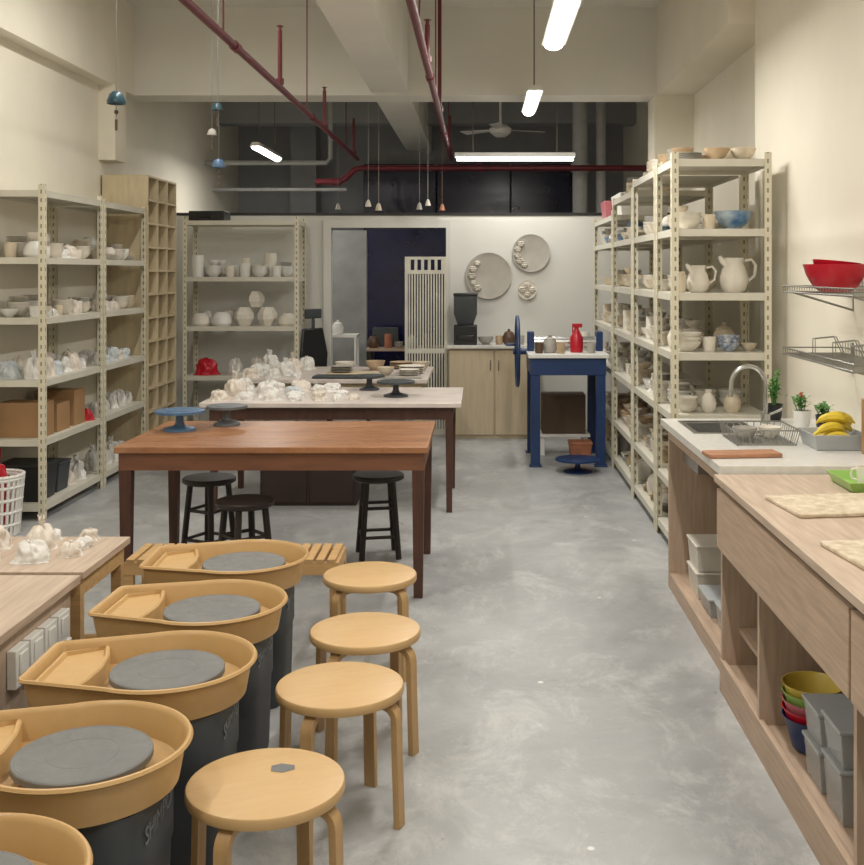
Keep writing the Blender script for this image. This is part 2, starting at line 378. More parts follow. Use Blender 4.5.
NM={'bowl':'pottery_bowl','cup':'pottery_cup','vase':'pottery_vase','jar':'lidded_jar','mug':'pottery_mug','tall_cup':'pottery_beaker','plate_stack':'plate_stack','dome':'pottery_dome','bowl_stack':'bowl_stack'}
def pot(kind,mi,x,y,z,s=1,where='on the steel rack shelf',group=None,rz=None):
    o=put(NM[kind],proto(kind,mi),(x,y,z+.001),R.uniform(0,6) if rz is None else rz,scale=s)
    tag(o,f"{CN[mi]} {kind.replace('_',' ')} {where}",kind.replace('_',' '),group); return o
def fill(x0,x1,y0,y1,z,kinds,cols,where,group,s=(.85,1.1),gap=.02,skip=.1,rowr=.08,pile=0):
    alongY=(y1-y0)>(x1-x0)
    a0,a1,b0,b1=(y0,y1,x0,x1) if alongY else (x0,x1,y0,y1)
    b=b0
    while True:
        if b+2*rowr>b1+.001: break
        a=a0
        while a<a1:
            k=R.choice(kinds); sc=R.uniform(*s); r=RAD[k]*sc; sc2=min(1,rowr/r); sc*=sc2; r*=sc2
            if a+2*r>a1: break
            if R.random()>skip:
                bb=b+rowr+R.uniform(-.5,.5)*(rowr-r)
                p=(bb,a+r) if alongY else (a+r,bb)
                if k=='bag': bun(R.choice([0,1,2,3]),p[0],p[1],z,r*.95,where,'bagged pieces on rack shelf',R.uniform(1.1,1.8))
                else: pot(k,R.choice(cols),p[0],p[1],z,sc,where,group)
                if k in HGT and R.random()<pile:
                    pot(R.choice(['bowl','cup','dome'] if k!='bowl_stack' else ['plate_stack','bowl']),R.choice(cols),p[0],p[1],z+HGT[k]*sc+.001,sc*.75,where,group)
            a+=2*r+gap*R.uniform(.4,1.6)
        b+=2*rowr+.006
# soft crumpled bag over a rounded form
def bundle(seed,m,peak=.3,flat=1):
    rr=random.Random(seed); off=Vector((rr.uniform(-9,9),rr.uniform(-9,9),rr.uniform(-9,9)))
    na,nr=56,22; nf=rr.randint(7,11); ph=rr.uniform(0,6.28); mb=MB()
    px,py=rr.uniform(-.2,.2),rr.uniform(-.2,.2); e=rr.uniform(.75,1)
    rings=[]
    for j in range(nr):
        t=j/(nr-1)
        if t<.12: r0=1.0-.9*t; z0=.0+t*.5
        else:
            u=(t-.12)/.88
            r0=.89*math.cos(u*pi/2*.97)**.62; z0=.06+.82*math.sin(u*pi/2)
            if u>.8: r0=max(r0,.13+.10*peak)
        if t>.9 and peak>0: z0+=peak*(t-.9)*6; r0=.12+(t-.9)*1.5*peak
        ring=[]
        for i in range(na):
            a=2*pi*i/na; d=Vector((math.cos(a),math.sin(a),z0*1.3))
            n=noise.noise(d*1.1+off)*.34+noise.noise(d*2.6+off)*.16
            fold=.045*math.sin(nf*a+ph+3*noise.noise(d*1.5+off))*(.5+t)
            cr=noise.noise(Vector((d.x*5,d.y*5,d.z*4))+off)*.06
            r=r0*(1+n+cr)+fold*min(1,r0*3)
            z=max(0,z0*(1+n*.6)+cr*.5*(t>.05))
            if j==0: z=0
            ring.append((r*math.cos(a)+px*t,r*e*math.sin(a)+py*t,z*flat))
        rings.append(ring)
    mb.loft(rings); return mb.mesh('wrapped_bundle',m)
BU=[bundle(1,BAG,.1,.9),bundle(2,BAGW,.15,.95),bundle(3,BAG,0,.7),bundle(4,BAGW,.6,1.1),bundle(5,BAGB,.1,.8),bundle(6,BAG,.5,1.05),bundle(21,BAG,0,.6),bundle(22,BAGB,.15,.7)]
BN=['milky','cream','milky','cream','bluish','milky','milky','bluish']
def bun(i,x,y,z,s,where,group,flat=1):
    s*=.92
    o=put('wrapped_pottery',BU[i],(x,y,z+.001),R.uniform(0,6),scale=(s,s*R.uniform(.8,1.0),s*flat))
    tag(o,f"clay in crumpled {BN[i]} plastic {where}",'wrapped pottery',group)
# left racks contents
WL='on the rack by the wall'
for (ya,yb) in ((7.56,8.6),(8.76,9.72)):
    fill(-3.34,-3.0,ya,yb,LL[4],['mug','bowl','bowl_stack','dome','bag','bag','plate_stack','cup'],[0,0,7,1,0],WL,'bisque ware on upper rack shelf',skip=.0,s=(.7,1.2),rowr=.083,gap=.002,pile=.7)
    fill(-3.34,-3.0,ya,yb,LL[3],['bowl','dome','bag','bag','bowl_stack','cup','vase'],[0,1,0,7,0],WL,'bisque bowls on middle rack shelf',skip=.0,s=(.7,1.1),rowr=.083,gap=.002,pile=.7)
    for row in (-3.27,-3.09):
        y=ya+.08
        while y<yb-.07:
            bun(R.choice([0,4,2,5,1]),row,y,LL[2],R.uniform(.078,.09),WL,'bagged pieces on rack shelf',R.uniform(1.1,2.0)); y+=.165
for (y,s_,h_) in ((7.64,.2,.24),(7.92,.24,.2),(8.24,.22,.26)):
    mb=MB().box(-.15,.15,-s_/2,s_/2,0,h_).box(-.152,.152,-.02,.02,h_+.001,h_+.003)
    solo('cardboard_box',mb,CARD,'brown taped cardboard box on rack shelf','box',(-3.17,y+.06,LL[1]+.001),group='cardboard boxes on the rack',bev=.004)
for y in (8.87,9.07,9.27,9.47,9.66): bun(R.choice([0,2,4]),-3.12,y,LL[1],.088,WL,'bagged pieces on lower rack shelf',1.9)
solo('storage_crate',MB().loft([[(-.14,-.13,0),(.14,-.13,0),(.14,.13,0),(-.14,.13,0)],[(-.16,-.15,.24),(.16,-.15,.24),(.16,.15,.24),(-.16,.15,.24)]]).box(-.17,.17,-.16,.16,.24,.26),BLACK,'black lidded plastic crate on lowest rack shelf','crate',(-3.175,7.72,LL[0]+.001),bev=.005)
solo('storage_crate',MB().loft([[(-.13,-.1,0),(.13,-.1,0),(.13,.1,0),(-.13,.1,0)],[(-.15,-.11,.2),(.15,-.11,.2),(.15,.11,.2),(-.15,.11,.2)]]).box(-.155,.155,-.115,.115,.2,.215),GREYB,'grey lidded plastic crate on lowest rack shelf','crate',(-3.175,8.02,LL[0]+.001),bev=.005)
for y,i in ((8.26,1),(8.46,5)): bun(i,-3.12,y,LL[0],.1,WL,'bagged pieces on lowest rack shelf',1.5)
for y in (8.88,9.09,9.3,9.52): bun(R.choice([0,1,5]),-3.12,y,LL[0],.098,WL,'bagged pieces on lowest rack shelf',1.6)
o=put('red_bag',bundle(31,RED,.2,1.2),(-3.06,8.52,LL[1]+.001),0,scale=.08); tag(o,'crumpled red plastic bag on the rack shelf','bag')
# back rack contents
WB='on the partition rack'
fill(-2.94,-1.9,11.15,11.5,BL[3],['mug','cup','tall_cup','cup','mug','bowl_stack'],[0,7,7],WB,'white cups on the partition rack',skip=.0,s=(1.2,1.6),gap=.002,rowr=.085,pile=.6)
def hexvase(): return MB().lathe([(0,0),(.06,0),(.1,.07),(.1,.12),(.06,.19),(0,.19)],6)
for i,x in enumerate((-2.42,-2.18)):
    solo('faceted_vase',hexvase(),CLAYW,'faceted white bisque vase on the rack','vase',(x,11.28,BL[2]+.001),.3*i,'faceted vases on the partition rack',smooth=False)
solo('faceted_vase',MB().lathe([(0,0),(.06,0),(.09,.06),(.09,.1),(.05,.16),(0,.16)],5),CLAYW,'faceted white bisque vase stacked on others','vase',(-2.3,11.28,BL[2]+.192),.3,smooth=False)
pot('dome',0,-2.85,11.25,BL[2],1.1,WB);pot('dome',7,-2.64,11.25,BL[2],1.2,WB);pot('dome',0,-1.97,11.25,BL[2],1.1,WB)
for i,x in enumerate((-2.84,-2.62,-1.97)): bun([0,1,2][i],x,11.44,BL[2],.075,WB,'bagged pieces on partition rack',2.4)
for i,x in enumerate((-2.5,-2.28,-2.07)): bun(i,x,11.26,BL[1],.105,WB,'bagged pieces on partition rack',2.0)
o=put('red_bag',bundle(9,RED,.1,1.4),(-2.8,11.26,BL[1]+.001),0,scale=.13); tag(o,'folded red plastic bag on the partition rack','bag')
solo('black_case',MB().box(-.18,.18,-.15,.15,0,.1).box(-.05,.05,-.165,-.15,.03,.05),BLACK,'flat black case lying on top of the rack','case',(-2.78,11.32,BL[4]+.001),bev=.01)
# right racks contents
WR='on the rack beside the wall'
fill(1.2,1.7,6.65,7.15,RA[6],['plate_stack','bowl','bowl_stack','bowl'],[2,1,3,1],WR,'tan plates and bowls on top of the rack',s=(.75,.95),gap=.004,skip=.0)
def pitcher(x,y,z,s,rz,label):
    p=thing('pitcher',label,'pitcher',(x,y,z+.001),rz); p.scale=(s,s,s)
    part('body',MB().lathe(hollow([(.06,0),(.085,.03),(.095,.09),(.08,.15),(.062,.19),(.068,.23)],.007),28),CLAYW,p)
    part('spout',MB().sweep([(-.05,0,.19),(-.085,0,.215),(-.1,0,.24)],[.03,.02,.012],seg=10),CLAYW,p)
    part('handle',MB().sweep([(.07,0,.21),(.12,0,.22),(.15,0,.18),(.14,0,.11),(.09,0,.07)],.011,seg=8),CLAYW,p)
pitcher(1.34,6.76,RA[4],.72,0,'squat cream pitcher with handle on the rack shelf')
pitcher(1.56,6.76,RA[4],.92,.1,'tall cream pitcher with looped handle on the rack shelf')
pot('tall_cup',1,1.22,6.72,RA[4],.8,WR); fill(1.2,1.7,6.98,7.15,RA[4],['bowl_stack','tall_cup','bowl'],[1,0,0],WR,'cups behind the pitchers',skip=0,gap=.004,pile=.5)
pot('bowl',6,1.56,6.78,RA[5],1.4,WR)
pot('bowl_stack',0,1.28,6.75,RA[5],.9,WR); pot('cup',1,1.4,6.72,RA[5],1.0,WR); fill(1.2,1.7,6.98,7.15,RA[5],['bowl_stack','plate_stack','bowl'],[1,0,7],WR,'bowls at the rack back',skip=0,gap=.004,pile=.8)
pot('bowl_stack',0,1.27,6.74,RA[3],1.0,WR); pot('bowl_stack',8,1.52,6.74,RA[3],.85,WR); pot('cup',0,1.4,6.72,RA[3],1,WR); pot('bowl',1,1.65,6.76,RA[3],.6,WR); fill(1.2,1.7,6.98,7.15,RA[3],['bowl_stack','plate_stack','jar'],[1,0,2],WR,'bowls at the rack back',skip=0,gap=.004,pile=.8)
pot('vase',0,1.4,6.74,RA[2],.7,WR); pot('jar',1,1.55,6.76,RA[2],.8,WR); pot('bowl_stack',0,1.27,6.76,RA[2],.8,WR)
fill(1.2,1.7,6.98,7.15,RA[2],['jar','bowl_stack','bowl_stack'],[1,7,0,0],WR,'jars on the rack',skip=0,gap=.004,pile=.6)
fill(1.2,1.7,6.65,7.15,RA[1],['jar','bowl','plate_stack'],[1,2,3,0],WR,'bowls on the lower rack shelf',skip=0,pile=.5)
for (ya,yb) in ((7.31,8.24),(8.41,9.49),(9.66,11.04)):
    for li in range(0,7):
        if li==6 and yb>10: continue
        zz=RA[li] if not(li==6 and yb>9) else 2.32
        ks=[['bowl','jar','plate_stack'],['bowl','bowl_stack','plate_stack'],['mug','bowl','bowl_stack','bag'],['bowl_stack','tall_cup','bowl'],['bowl_stack','bowl','mug'],['bowl','plate_stack','bowl_stack'],['bowl','plate_stack','bowl_stack']][li]
        fill(1.19,1.53,ya,yb,zz,ks,[[2,3,1,0],[1,0,2,3],[0,1,7,0],[1,0,0,7],[0,1,1],[7,1,0,0,6],[1,0,2,3]][li],WR,'ware on rack shelf beside the wall',s=(.9,1.2),skip=.0,gap=.005,pile=.65 if li<6 else .2)
solo('plastic_tub',MB().loft([[(-.2,-.3,0),(.2,-.3,0),(.2,.3,0),(-.2,.3,0)],[(-.22,-.32,.2),(.22,-.32,.2),(.22,.32,.2),(-.22,.32,.2)]]),WHT,'white plastic tub on top of the rack','tub',(1.45,10.0,2.201),bev=.005)
solo('storage_bin',MB().loft([[(-.13,-.15,0),(.13,-.15,0),(.13,.15,0),(-.13,.15,0)],[(-.15,-.18,.18),(.15,-.18,.18),(.15,.18,.18),(-.15,.18,.18)]]),PINKP,'pink plastic bin on top of the rack','bin',(1.34,10.7,2.201),bev=.005)
# ---------------------------------------------------------------- work tables
def table(x0,x1,y0,y1,z,topm,legm,label,thick=.035,apron=.11,leg=.075,inset=.05,apm=None):
    r=thing('work_table',label,'table',((x0+x1)/2,(y0+y1)/2,0)); W=(x1-x0)/2;D=(y1-y0)/2
    part('table_top',MB().box(-W,W,-D,D,z-thick,z),topm,r,bev=.005)
    i=inset
    za=z-thick-apron
    part('apron',MB().box(-W+i,W-i,-D+i,-D+i+.025,za,z-thick).box(-W+i,W-i,D-i-.025,D-i,za,z-thick).box(-W+i,-W+i+.025,-D+i+.025,D-i-.025,za,z-thick).box(W-i-.025,W-i,-D+i+.025,D-i-.025,za,z-thick),apm or legm,r,smooth=False)
    for sx in(-1,1):
        for sy in(-1,1):
            cx=sx*(W-i-leg/2);cy=sy*(D-i-leg/2)
            part('leg',MB().loft([[(cx+a*q,cy+b*q,zz) for a,b in((-1,-1),(1,-1),(1,1),(-1,1))] for q,zz in((leg*.36,0),(leg*.5,z-thick))]),legm,r,smooth=False)
    return r
table(-1.90,-.27,5.7,6.7,.793,TEAK,TEAKD,'long worn brown wooden work table with dark legs',inset=.02,leg=.065,apron=.09,apm=mat('brown_apron_wood',(112,74,54),.45,var=.15,scale=4,stretch=(1,8,8)))
t2=table(-1.97,-.13,7.7,8.75,.783,GREYT,TEAKD,'work table with pale top and dark wooden frame',inset=.06,leg=.055,apron=.09)
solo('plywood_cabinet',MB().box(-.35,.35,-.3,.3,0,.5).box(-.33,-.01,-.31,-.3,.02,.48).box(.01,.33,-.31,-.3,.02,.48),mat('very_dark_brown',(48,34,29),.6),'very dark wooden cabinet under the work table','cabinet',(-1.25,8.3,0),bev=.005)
table(-2.15,-.45,9.4,10.7,.78,GREYT,PLY,'pale work table near the partition',inset=.06,leg=.06)
def banding(x,y,z,m,label,r=.14):
    b=thing('banding_wheel',label,'banding wheel',(x,y,z+.001),0,None)
    part('base',MB().lathe([(0,0),(.09*r/.14,0),(.09*r/.14,.012),(.03,.03),(.022,.05),(.022,.085),(0,.085)]),m,b)
    part('turntable',MB().lathe([(0,.085),(.03,.085),(r*.9,.098),(r,.1),(r,.114),(r-.01,.117),(r*.6,.114),(r*.58,.117),(0,.117)],40),m,b)
banding(-1.72,6.3,.793,BLUEL,'blue painted banding wheel on the wooden table')
banding(-1.5,6.52,.793,mat('dusty_grey_metal',(104,108,112),.5,metal=.3),'dusty grey banding wheel on the wooden table',.12)
banding(-.62,8.1,.783,GREYB,'dark grey banding wheel on the pale table',.14)
banding(-.86,8.55,.783,GREYB,'dark grey banding wheel at the table back',.12)
banding(.83,9.35,0,BLUE,'blue banding wheel standing on the floor',.19)
gp='bagged pieces on the pale work table'
pts=[(-1.86,7.86,.08,1),(-1.68,7.86,.085,2),(-1.49,7.86,.08,0),(-1.32,7.84,.07,6),(-1.16,7.85,.06,1),(-1.02,7.84,.05,0),(-1.8,8.08,.12,3),(-1.56,8.06,.1,0),(-1.35,8.04,.085,2),(-1.17,8.02,.07,1),(-1.03,7.98,.055,6),(-.9,7.9,.05,1),(-1.84,8.34,.1,1),(-1.61,8.3,.11,5),(-1.4,8.25,.09,7),(-1.21,8.22,.08,0),(-1.04,8.18,.07,2),(-1.84,8.58,.11,0),(-1.6,8.56,.1,2),(-1.38,8.5,.1,1),(-1.15,8.48,.09,6)]
for x,y,s,i in pts: bun(i,x,y,.783,s,'on the pale work table',gp,R.uniform(.9,1.35))
WT='on the far work table'
for (x,y,k,m,s) in ((-.62,10.0,'plate_stack',0,1.2),(-.55,10.3,'bowl',1,1.0),(-.98,10.3,'bowl',2,1.1),(-.75,10.5,'plate_stack',2,1.1),(-1.25,10.2,'bowl',0,1.1)):
    pot(k,m,x,y,.78,s,WT,'ware drying on far work table')
for i_,(x,y,rz,m_) in enumerate(((-.73,9.57,.05,CLAYG),(-1.22,9.56,-.05,GREYB),(-1.15,9.85,.1,PLY))):
    solo('ware_board',MB().box(-.22,.22,-.11,.11,0,.02),m_,'thin board with drying slabs on table','board',(x,y,.781),rz=rz,bev=.003,group='ware boards on the far table')
pot('plate_stack',3,-1.24,9.86,.801,1.0,'on the plywood ware board'); pot('plate_stack',0,-.62,9.58,.801,.9,'on the grey ware board'); pot('bowl',1,-.82,9.57,.801,.9,'on the grey ware board')
for (x,y,s,i) in ((-2.0,9.55,.09,1),(-1.8,9.58,.09,0),(-1.6,9.55,.07,2),(-2.0,9.8,.11,0),(-1.75,9.82,.11,5),(-2.0,10.1,.12,2),(-1.72,10.1,.12,3),(-1.98,10.42,.13,5),(-1.65,10.42,.13,0)): bun(i,x,y,.78,s,WT,'bagged pieces on the far table',1.15)
# ---------------------------------------------------------------- stools
def birch_stool(x,y,rz):
    r=thing('birch_stool','round birch stool with bent L-shaped legs','stool',(x,y,0),rz,'birch stools beside the pottery wheels')
    part('seat',MB().lathe([(0,.378),(.19,.378),(.198,.381),(.2,.386),(.2,.403),(.197,.408),(.19,.411),(0,.411)],56),BIRCH,r)
    for i in range(4):
        pth=[(.06,0,.367),(.155,0,.367)]
        for k in range(7):
            a=k/6*pi/2; pth.append((.155+.042*math.sin(a),0,.325+.042*math.cos(a)))
        pth+=[(.2,0,.2),(.207,0,.0)]
        part('leg',MB().sweep(pth,.039,.02,up=(0,1,0)),BIRCHE,r,rz=pi/4+i*pi/2,bev=.0015)
    return r
st=birch_stool(-.543,2.79,.44)
for (x,y,rz) in ((-.439,3.45,.4),(-.415,3.98,.28),(-.471,4.71,.1)): clone(st,(x,y,0),rz)
solo('paint_scrap',MB().add([(-.03,-.02,0),(.0,-.028,0),(.03,-.01,0),(.026,.014,0),(-.01,.024,0),(-.034,.01,0)],[(0,1,2,3,4,5)]),HEAD,'small grey scrap lying on the birch stool seat','scrap',(-.51,2.86,.412))
def dark_stool(x,y,h,rz):
    r=thing('wooden_stool','small dark-stained round wooden stool with rungs','stool',(x,y,0),rz,'dark stools under the work table')
    part('seat',MB().lathe([(0,h-.035),(.14,h-.035),(.155,h-.025),(.155,h-.006),(.148,h),(0,h)],36),DARKW,r)
    def at(a,z): q=.105+.05*(1-z/h); return (q*math.cos(a),q*math.sin(a),z)
    for i in range(4):
        a=pi/4+i*pi/2; part('leg',MB().sweep([at(a,0),at(a,h-.03)],.018,seg=10),DARKW,r)
        for z in (.13,.3): part('rung',MB().sweep([at(a,z),at(a+pi/2,z)],.01,seg=8),DARKW,r)
    return r
ds=dark_stool(-.61,6.6,.49,.2)
clone(ds,(-1.25,5.85,0),.7)
clone(ds,(-1.6,6.5,0),1.1)
# ---------------------------------------------------------------- pottery wheels
def pan_outline(off=0,z=0):
    r=.252+off; base=[]; hx=-.375-off; hy=.165+off*.9; cr=.03+max(off,-.02)
    n=40; a0=math.radians(116)
    for i in range(n+1):
        a=-a0+2*a0*i/n; base.append((r*math.cos(a),r*math.sin(a),z))
    for k in range(7):
        a=pi/2+k/6*pi/2; base.append((hx+cr+cr*math.cos(a),hy-cr+cr*math.sin(a),z))
    for k in range(7):
        a=pi+k/6*pi/2; base.append((hx+cr+cr*math.cos(a),-hy+cr+cr*math.sin(a),z))
    return base
def wheel(x,y,rz):
    r=thing('pottery_wheel','electric pottery wheel with tan splash pan and grey head','pottery wheel',(x,y,0),rz,'pottery wheels in a row')
    seq=[(-.04,.455),(-.025,.458),(-.008,.548),(.003,.55),(.008,.555),(.004,.562),(-.002,.563),(-.007,.559),(-.011,.55),(-.026,.485),(-.04,.478)]
    part('splash_pan',MB().loft([pan_outline(o,z) for o,z in seq]),PANM,r)
    def tr(o,z):
        return [(-.35+o,-.128+o*.4,z),(-.222-o,-.182+o*.2,z),(-.2-o,-.1,z),(-.19-o,0,z),(-.2-o,.1,z),(-.222-o,.182-o*.2,z),(-.35+o,.128-o*.4,z)]
    part('tool_tray',MB().loft([tr(0,.478),tr(0,.536),tr(.004,.541),tr(.012,.541),tr(.018,.53)]),PANM,r)
    g=[(0,.48),(.04,.48),(.04,.51),(.155,.512),(.165,.516),(.165,.53),(.162,.533)]
    for q in (.157,.085): g+=[(q+.001,.533),(q+.0005,.5325),(q-.0005,.5325),(q-.001,.533)]
    g.append((0,.533))
    part('wheel_head',MB().lathe(g,48),HEAD,r)
    def sq(h,z,n=40,e=5):
        o=[]
        for i in range(n):
            a=2*pi*i/n; c,s_=math.cos(a),math.sin(a); q=h/((abs(c)**e+abs(s_)**e)**(1/e)); o.append((q*c,q*s_,z))
        return o
    part('body',MB().loft([sq(.17,0),sq(.178,.02),sq(.185,.27),sq(.19,.28),sq(.19,.43),sq(.185,.44),sq(.185,.454)]),GREYB,r)
    cu=bpy.data.curves.new('t','FONT'); cu.body='SHIMPO'; cu.size=.06; cu.extrude=.0008; cu.align_x='CENTER'
    to=bpy.data.objects.new('t',cu); COL.objects.link(to); bpy.context.view_layer.update()
    me=bpy.data.meshes.new_from_object(to.evaluated_get(bpy.context.evaluated_depsgraph_get())); bpy.data.objects.remove(to)
    me.materials.clear(); me.materials.append(LETTER)
    b=put('lettering',me,(.1905,-.02,.37),pi/2,r,rx=pi/2); b['label']='grey maker lettering'
    return r
w1=wheel(-.964,2.67,0)
for (x,y,rz) in ((-.92,3.24,.03),(-.93,3.82,-.03),(-.95,4.43,.04),(-1.0,2.06,0)): clone(w1,(x,y,0),rz)
# slatted pine bench
b=thing('slatted_bench','low pine bench with slatted top behind the wheels','bench',(-1.14,5.12,0))
mb=MB()
for i in range(19):
    x=-.46+i*.0505; mb.box(x,x+.036,-.15,.15,.384,.4)
part('slat_top',mb,PINE,b,smooth=False)
part('rail',MB().box(-.47,.5,-.15,-.125,.33,.385).box(-.47,.5,.125,.15,.33,.385).box(-.47,-.445,-.126,.126,.33,.385).box(.475,.5,-.126,.126,.33,.385),PINE,b,smooth=False)
for x in(-.45,.48):
    for y in (-.13,.13): part('leg',MB().box(x-.02,x+.02,y-.018,y+.018,0,.33),PINE,b,smooth=False)
# ---------------------------------------------------------------- left low cabinet & bench
c=thing('low_cabinet','pale laminate low cabinet with white power sockets','cabinet',(0,0,0))
part('top',MB().box(-3.2,-1.43,1.6,3.94,.585,.615),LAMT,c,bev=.003)
part('body',MB().box(-3.15,-1.46,1.65,3.92,0,.585),PALEV,c,smooth=False)
for i in range(4):
    y=3.44+i*.115
    s_=solo('power_socket',MB().box(0,.03,-.05,.05,-.06,.06).box(.03,.036,-.03,.03,-.02,.045).box(.036,.05,-.014,.014,-.05,-.03),WHT,'white wall power socket on the low cabinet side','socket',(-1.459,y,.47),group='power sockets on the low cabinet',bev=.004)
for i in range(3):
    y=3.5+i*.12
    solo('power_cable',MB().sweep([(-1.405,y,.44),(-1.38,y,.38),(-1.37,y+.03,.25),(-1.36,y+.08,.1),(-1.34,y+.15,.012),(-1.25,y+.2,.012)],.006,seg=6),BLACK,'black power cable hanging from the socket','cable',group='power cables')
c=thing('low_bench','pine topped low bench holding wrapped pots','bench',(0,0,0))
part('top',MB().box(-2.75,-1.43,3.97,4.5,.59,.618),LAMT,c,bev=.003)
part('frame',MB().box(-2.73,-1.45,3.99,4.02,.52,.59).box(-2.73,-1.45,4.45,4.48,.52,.59).box(-1.48,-1.45,4.02,4.45,.52,.59),PINE,c,smooth=False)
for x in (-2.71,-1.47):
    for y in (4.01,4.46): part('leg',MB().box(x-.02,x+.02,y-.02,y+.02,0,.52),PINE,c,smooth=False)
mb=MB()
for i in range(5): mb.box(-2.69,-1.49,4.05+i*.08,4.1+i*.08,.2,.215)
part('lower_shelf',mb.box(-2.69,-2.66,4.03,4.44,.17,.201).box(-1.52,-1.49,4.03,4.44,.17,.201),PINE,c,smooth=False)
for i in range(6):
    solo('wooden_roller',MB().sweep([(-1.95,0,.022),(-1.5,0,.022)],.021,seg=12),PINE,'wooden rolling pin on the bench lower shelf','rolling pin',(0,4.08+i*.06,.216),group='rolling pins on the lower shelf')
WBn='on the low bench'
for (x,y,s,i) in ((-1.86,4.1,.09,1),(-1.68,4.12,.08,0),(-1.56,4.2,.05,1),(-1.72,4.3,.08,3),(-1.92,4.32,.09,1),(-2.05,4.12,.07,0),(-1.56,4.33,.055,2),(-1.72,4.44,.045,0),(-1.58,4.44,.045,1)): bun(i,x,y,.618,s,WBn,'bagged pots on low bench',1.2)
# ---------------------------------------------------------------- basket
def basket_mesh():
    mb=MB(); h=.4
    mb.lathe([(0,0),(.14,0),(.142,.02),(0,.02)],28)
    for i in range(28):
        a=2*pi*i/28; mb.sweep([(.14*math.cos(a),.14*math.sin(a),.01),(.172*math.cos(a),.172*math.sin(a),h)],.011,seg=5)
    for z in (.08,.16,.24,.32,.37,.39):
        q=.14+.032*z/h; mb.sweep([(q*math.cos(2*pi*k/28),q*math.sin(2*pi*k/28),z) for k in range(28)],.012,seg=6,closed=True)
    return mb
bk=thing('laundry_basket','white slotted plastic basket standing on the floor','basket',(-3.13,7.1,0))
part('basket_body',basket_mesh(),WHT,bk)
o=put('red_bag',bundle(12,RED,.3),(-3.13,7.1,.022),scale=(.09,.09,.46)); tag(o,'crumpled red bag inside the white basket','bag')
# ---------------------------------------------------------------- partition furniture
c=thing('base_cabinet','beige base cabinet with white top against partition','cabinet',(.32,11.45,0))
part('top',MB().box(-.66,.32,-.27,.24,.92,.95),QUARTZ,c,bev=.003)
part('body',MB().box(-.64,.3,-.22,.24,0,.92),BEIGE,c,smooth=False)
for i in range(2):
    d=part('door',MB().box(.005,.455,-.02,0,.04,.9),BEIGE,c,(-.635+i*.465,-.222,0),bev=.003)
    part('handle',MB().sweep([(.42 if i==0 else .04,-.03,.7),(.42 if i==0 else .04,-.03,.8)],.006,seg=6),STEEL,d)
g=thing('coffee_grinder','black appliance with smoky clear hopper on cabinet','grinder',(-.15,11.42,.951))
part('body',MB().box(-.12,.12,-.12,.12,0,.2).box(-.09,.09,-.14,-.12,.05,.1),BLACK,g,bev=.012)
part('hopper',MB().loft([[(-.08,-.08,.2),(.08,-.08,.2),(.08,.08,.2),(-.08,.08,.2)],[(-.12,-.12,.32),(.12,-.12,.32),(.12,.12,.32),(-.12,.12,.32)],[(-.12,-.12,.5),(.12,-.12,.5),(.12,.12,.5),(-.12,.12,.5)]]),mat('smoky_clear',(60,66,70),.2,alpha=.75),g,bev=.008)
part('lid',MB().box(-.125,.125,-.125,.125,.5,.53),BLACK,g,bev=.008)
for i,(x,k,m) in enumerate(((.06,'bowl',3),(.2,'cup',2),(.3,'jar',5),(.42,'mug',3),(.56,'cup',0))): pot(k,m,x,11.4,.95,1,'on the cabinet by the partition')
def wallplate(x,z,r,label,fl):
    p=thing('wall_plate',label,'plate',(x,11.69,z)); Mx=Matrix.Rotation(pi/2,4,'X')
    part('disc',MB().lathe([(0,0),(r*.8,0),(r,.02),(r,.03),(r*.82,.016),(0,.014)],48,Mx),mat('pale_grey_disc',(168,163,154),.7) if fl!=2 else CLAYW,p)
    for k in range(5 if fl<2 else 4):
        a=(2.3+k*.42) if fl==0 else ((2.4+k*.45) if fl==1 else k*1.57); q=r*(.72 if fl<2 else .5); cx,cz=q*math.cos(a),q*math.sin(a)
        mb=MB(); sr=R.uniform(.8,1.25)
        for j in range(6):
            b_=j*2*pi/6; mb.lathe([(0,-.012),(.016*sr,-.006),(.022*sr,.004),(.0,.012)],8,T(cx+.018*sr*math.cos(b_),-.028,cz+.018*sr*math.sin(b_)))
        mb.lathe([(0,-.016),(.014,0),(0,.016)],8,T(cx,-.036,cz))
        part('clay_flower',mb,CLAYW,p)
wallplate(.09,1.66,.245,'large round grey clay plate with flower relief',0)
wallplate(.54,1.9,.2,'medium round grey clay plate with flower relief',1)
wallplate(.5,1.51,.1,'small round white clay plate with petals',2)
# slatted white screen
d=thing('slatted_screen','white painted slatted wooden screen leaning at partition','screen',(-.565,11.5,0))
mb=MB().box(-.22,-.19,-.015,.015,0,1.86).box(.19,.22,-.015,.015,0,1.86).box(-.195,.195,-.014,.014,1.83,1.86).box(-.195,.195,-.014,.014,1.68,1.72).box(-.195,.195,-.014,.014,0,.06).box(-.195,.195,-.014,.014,.85,.9)
for i in range(6): x=-.19+i*.07; mb.box(x,x+.03,-.012,.012,1.71,1.84)
for i in range(13): x=-.18+i*.0285; mb.box(x,x+.015,-.01,.01,.055,1.69)
part('slatted_frame',mb,mat('offwhite_paint',(206,203,190),.5),d,smooth=False)
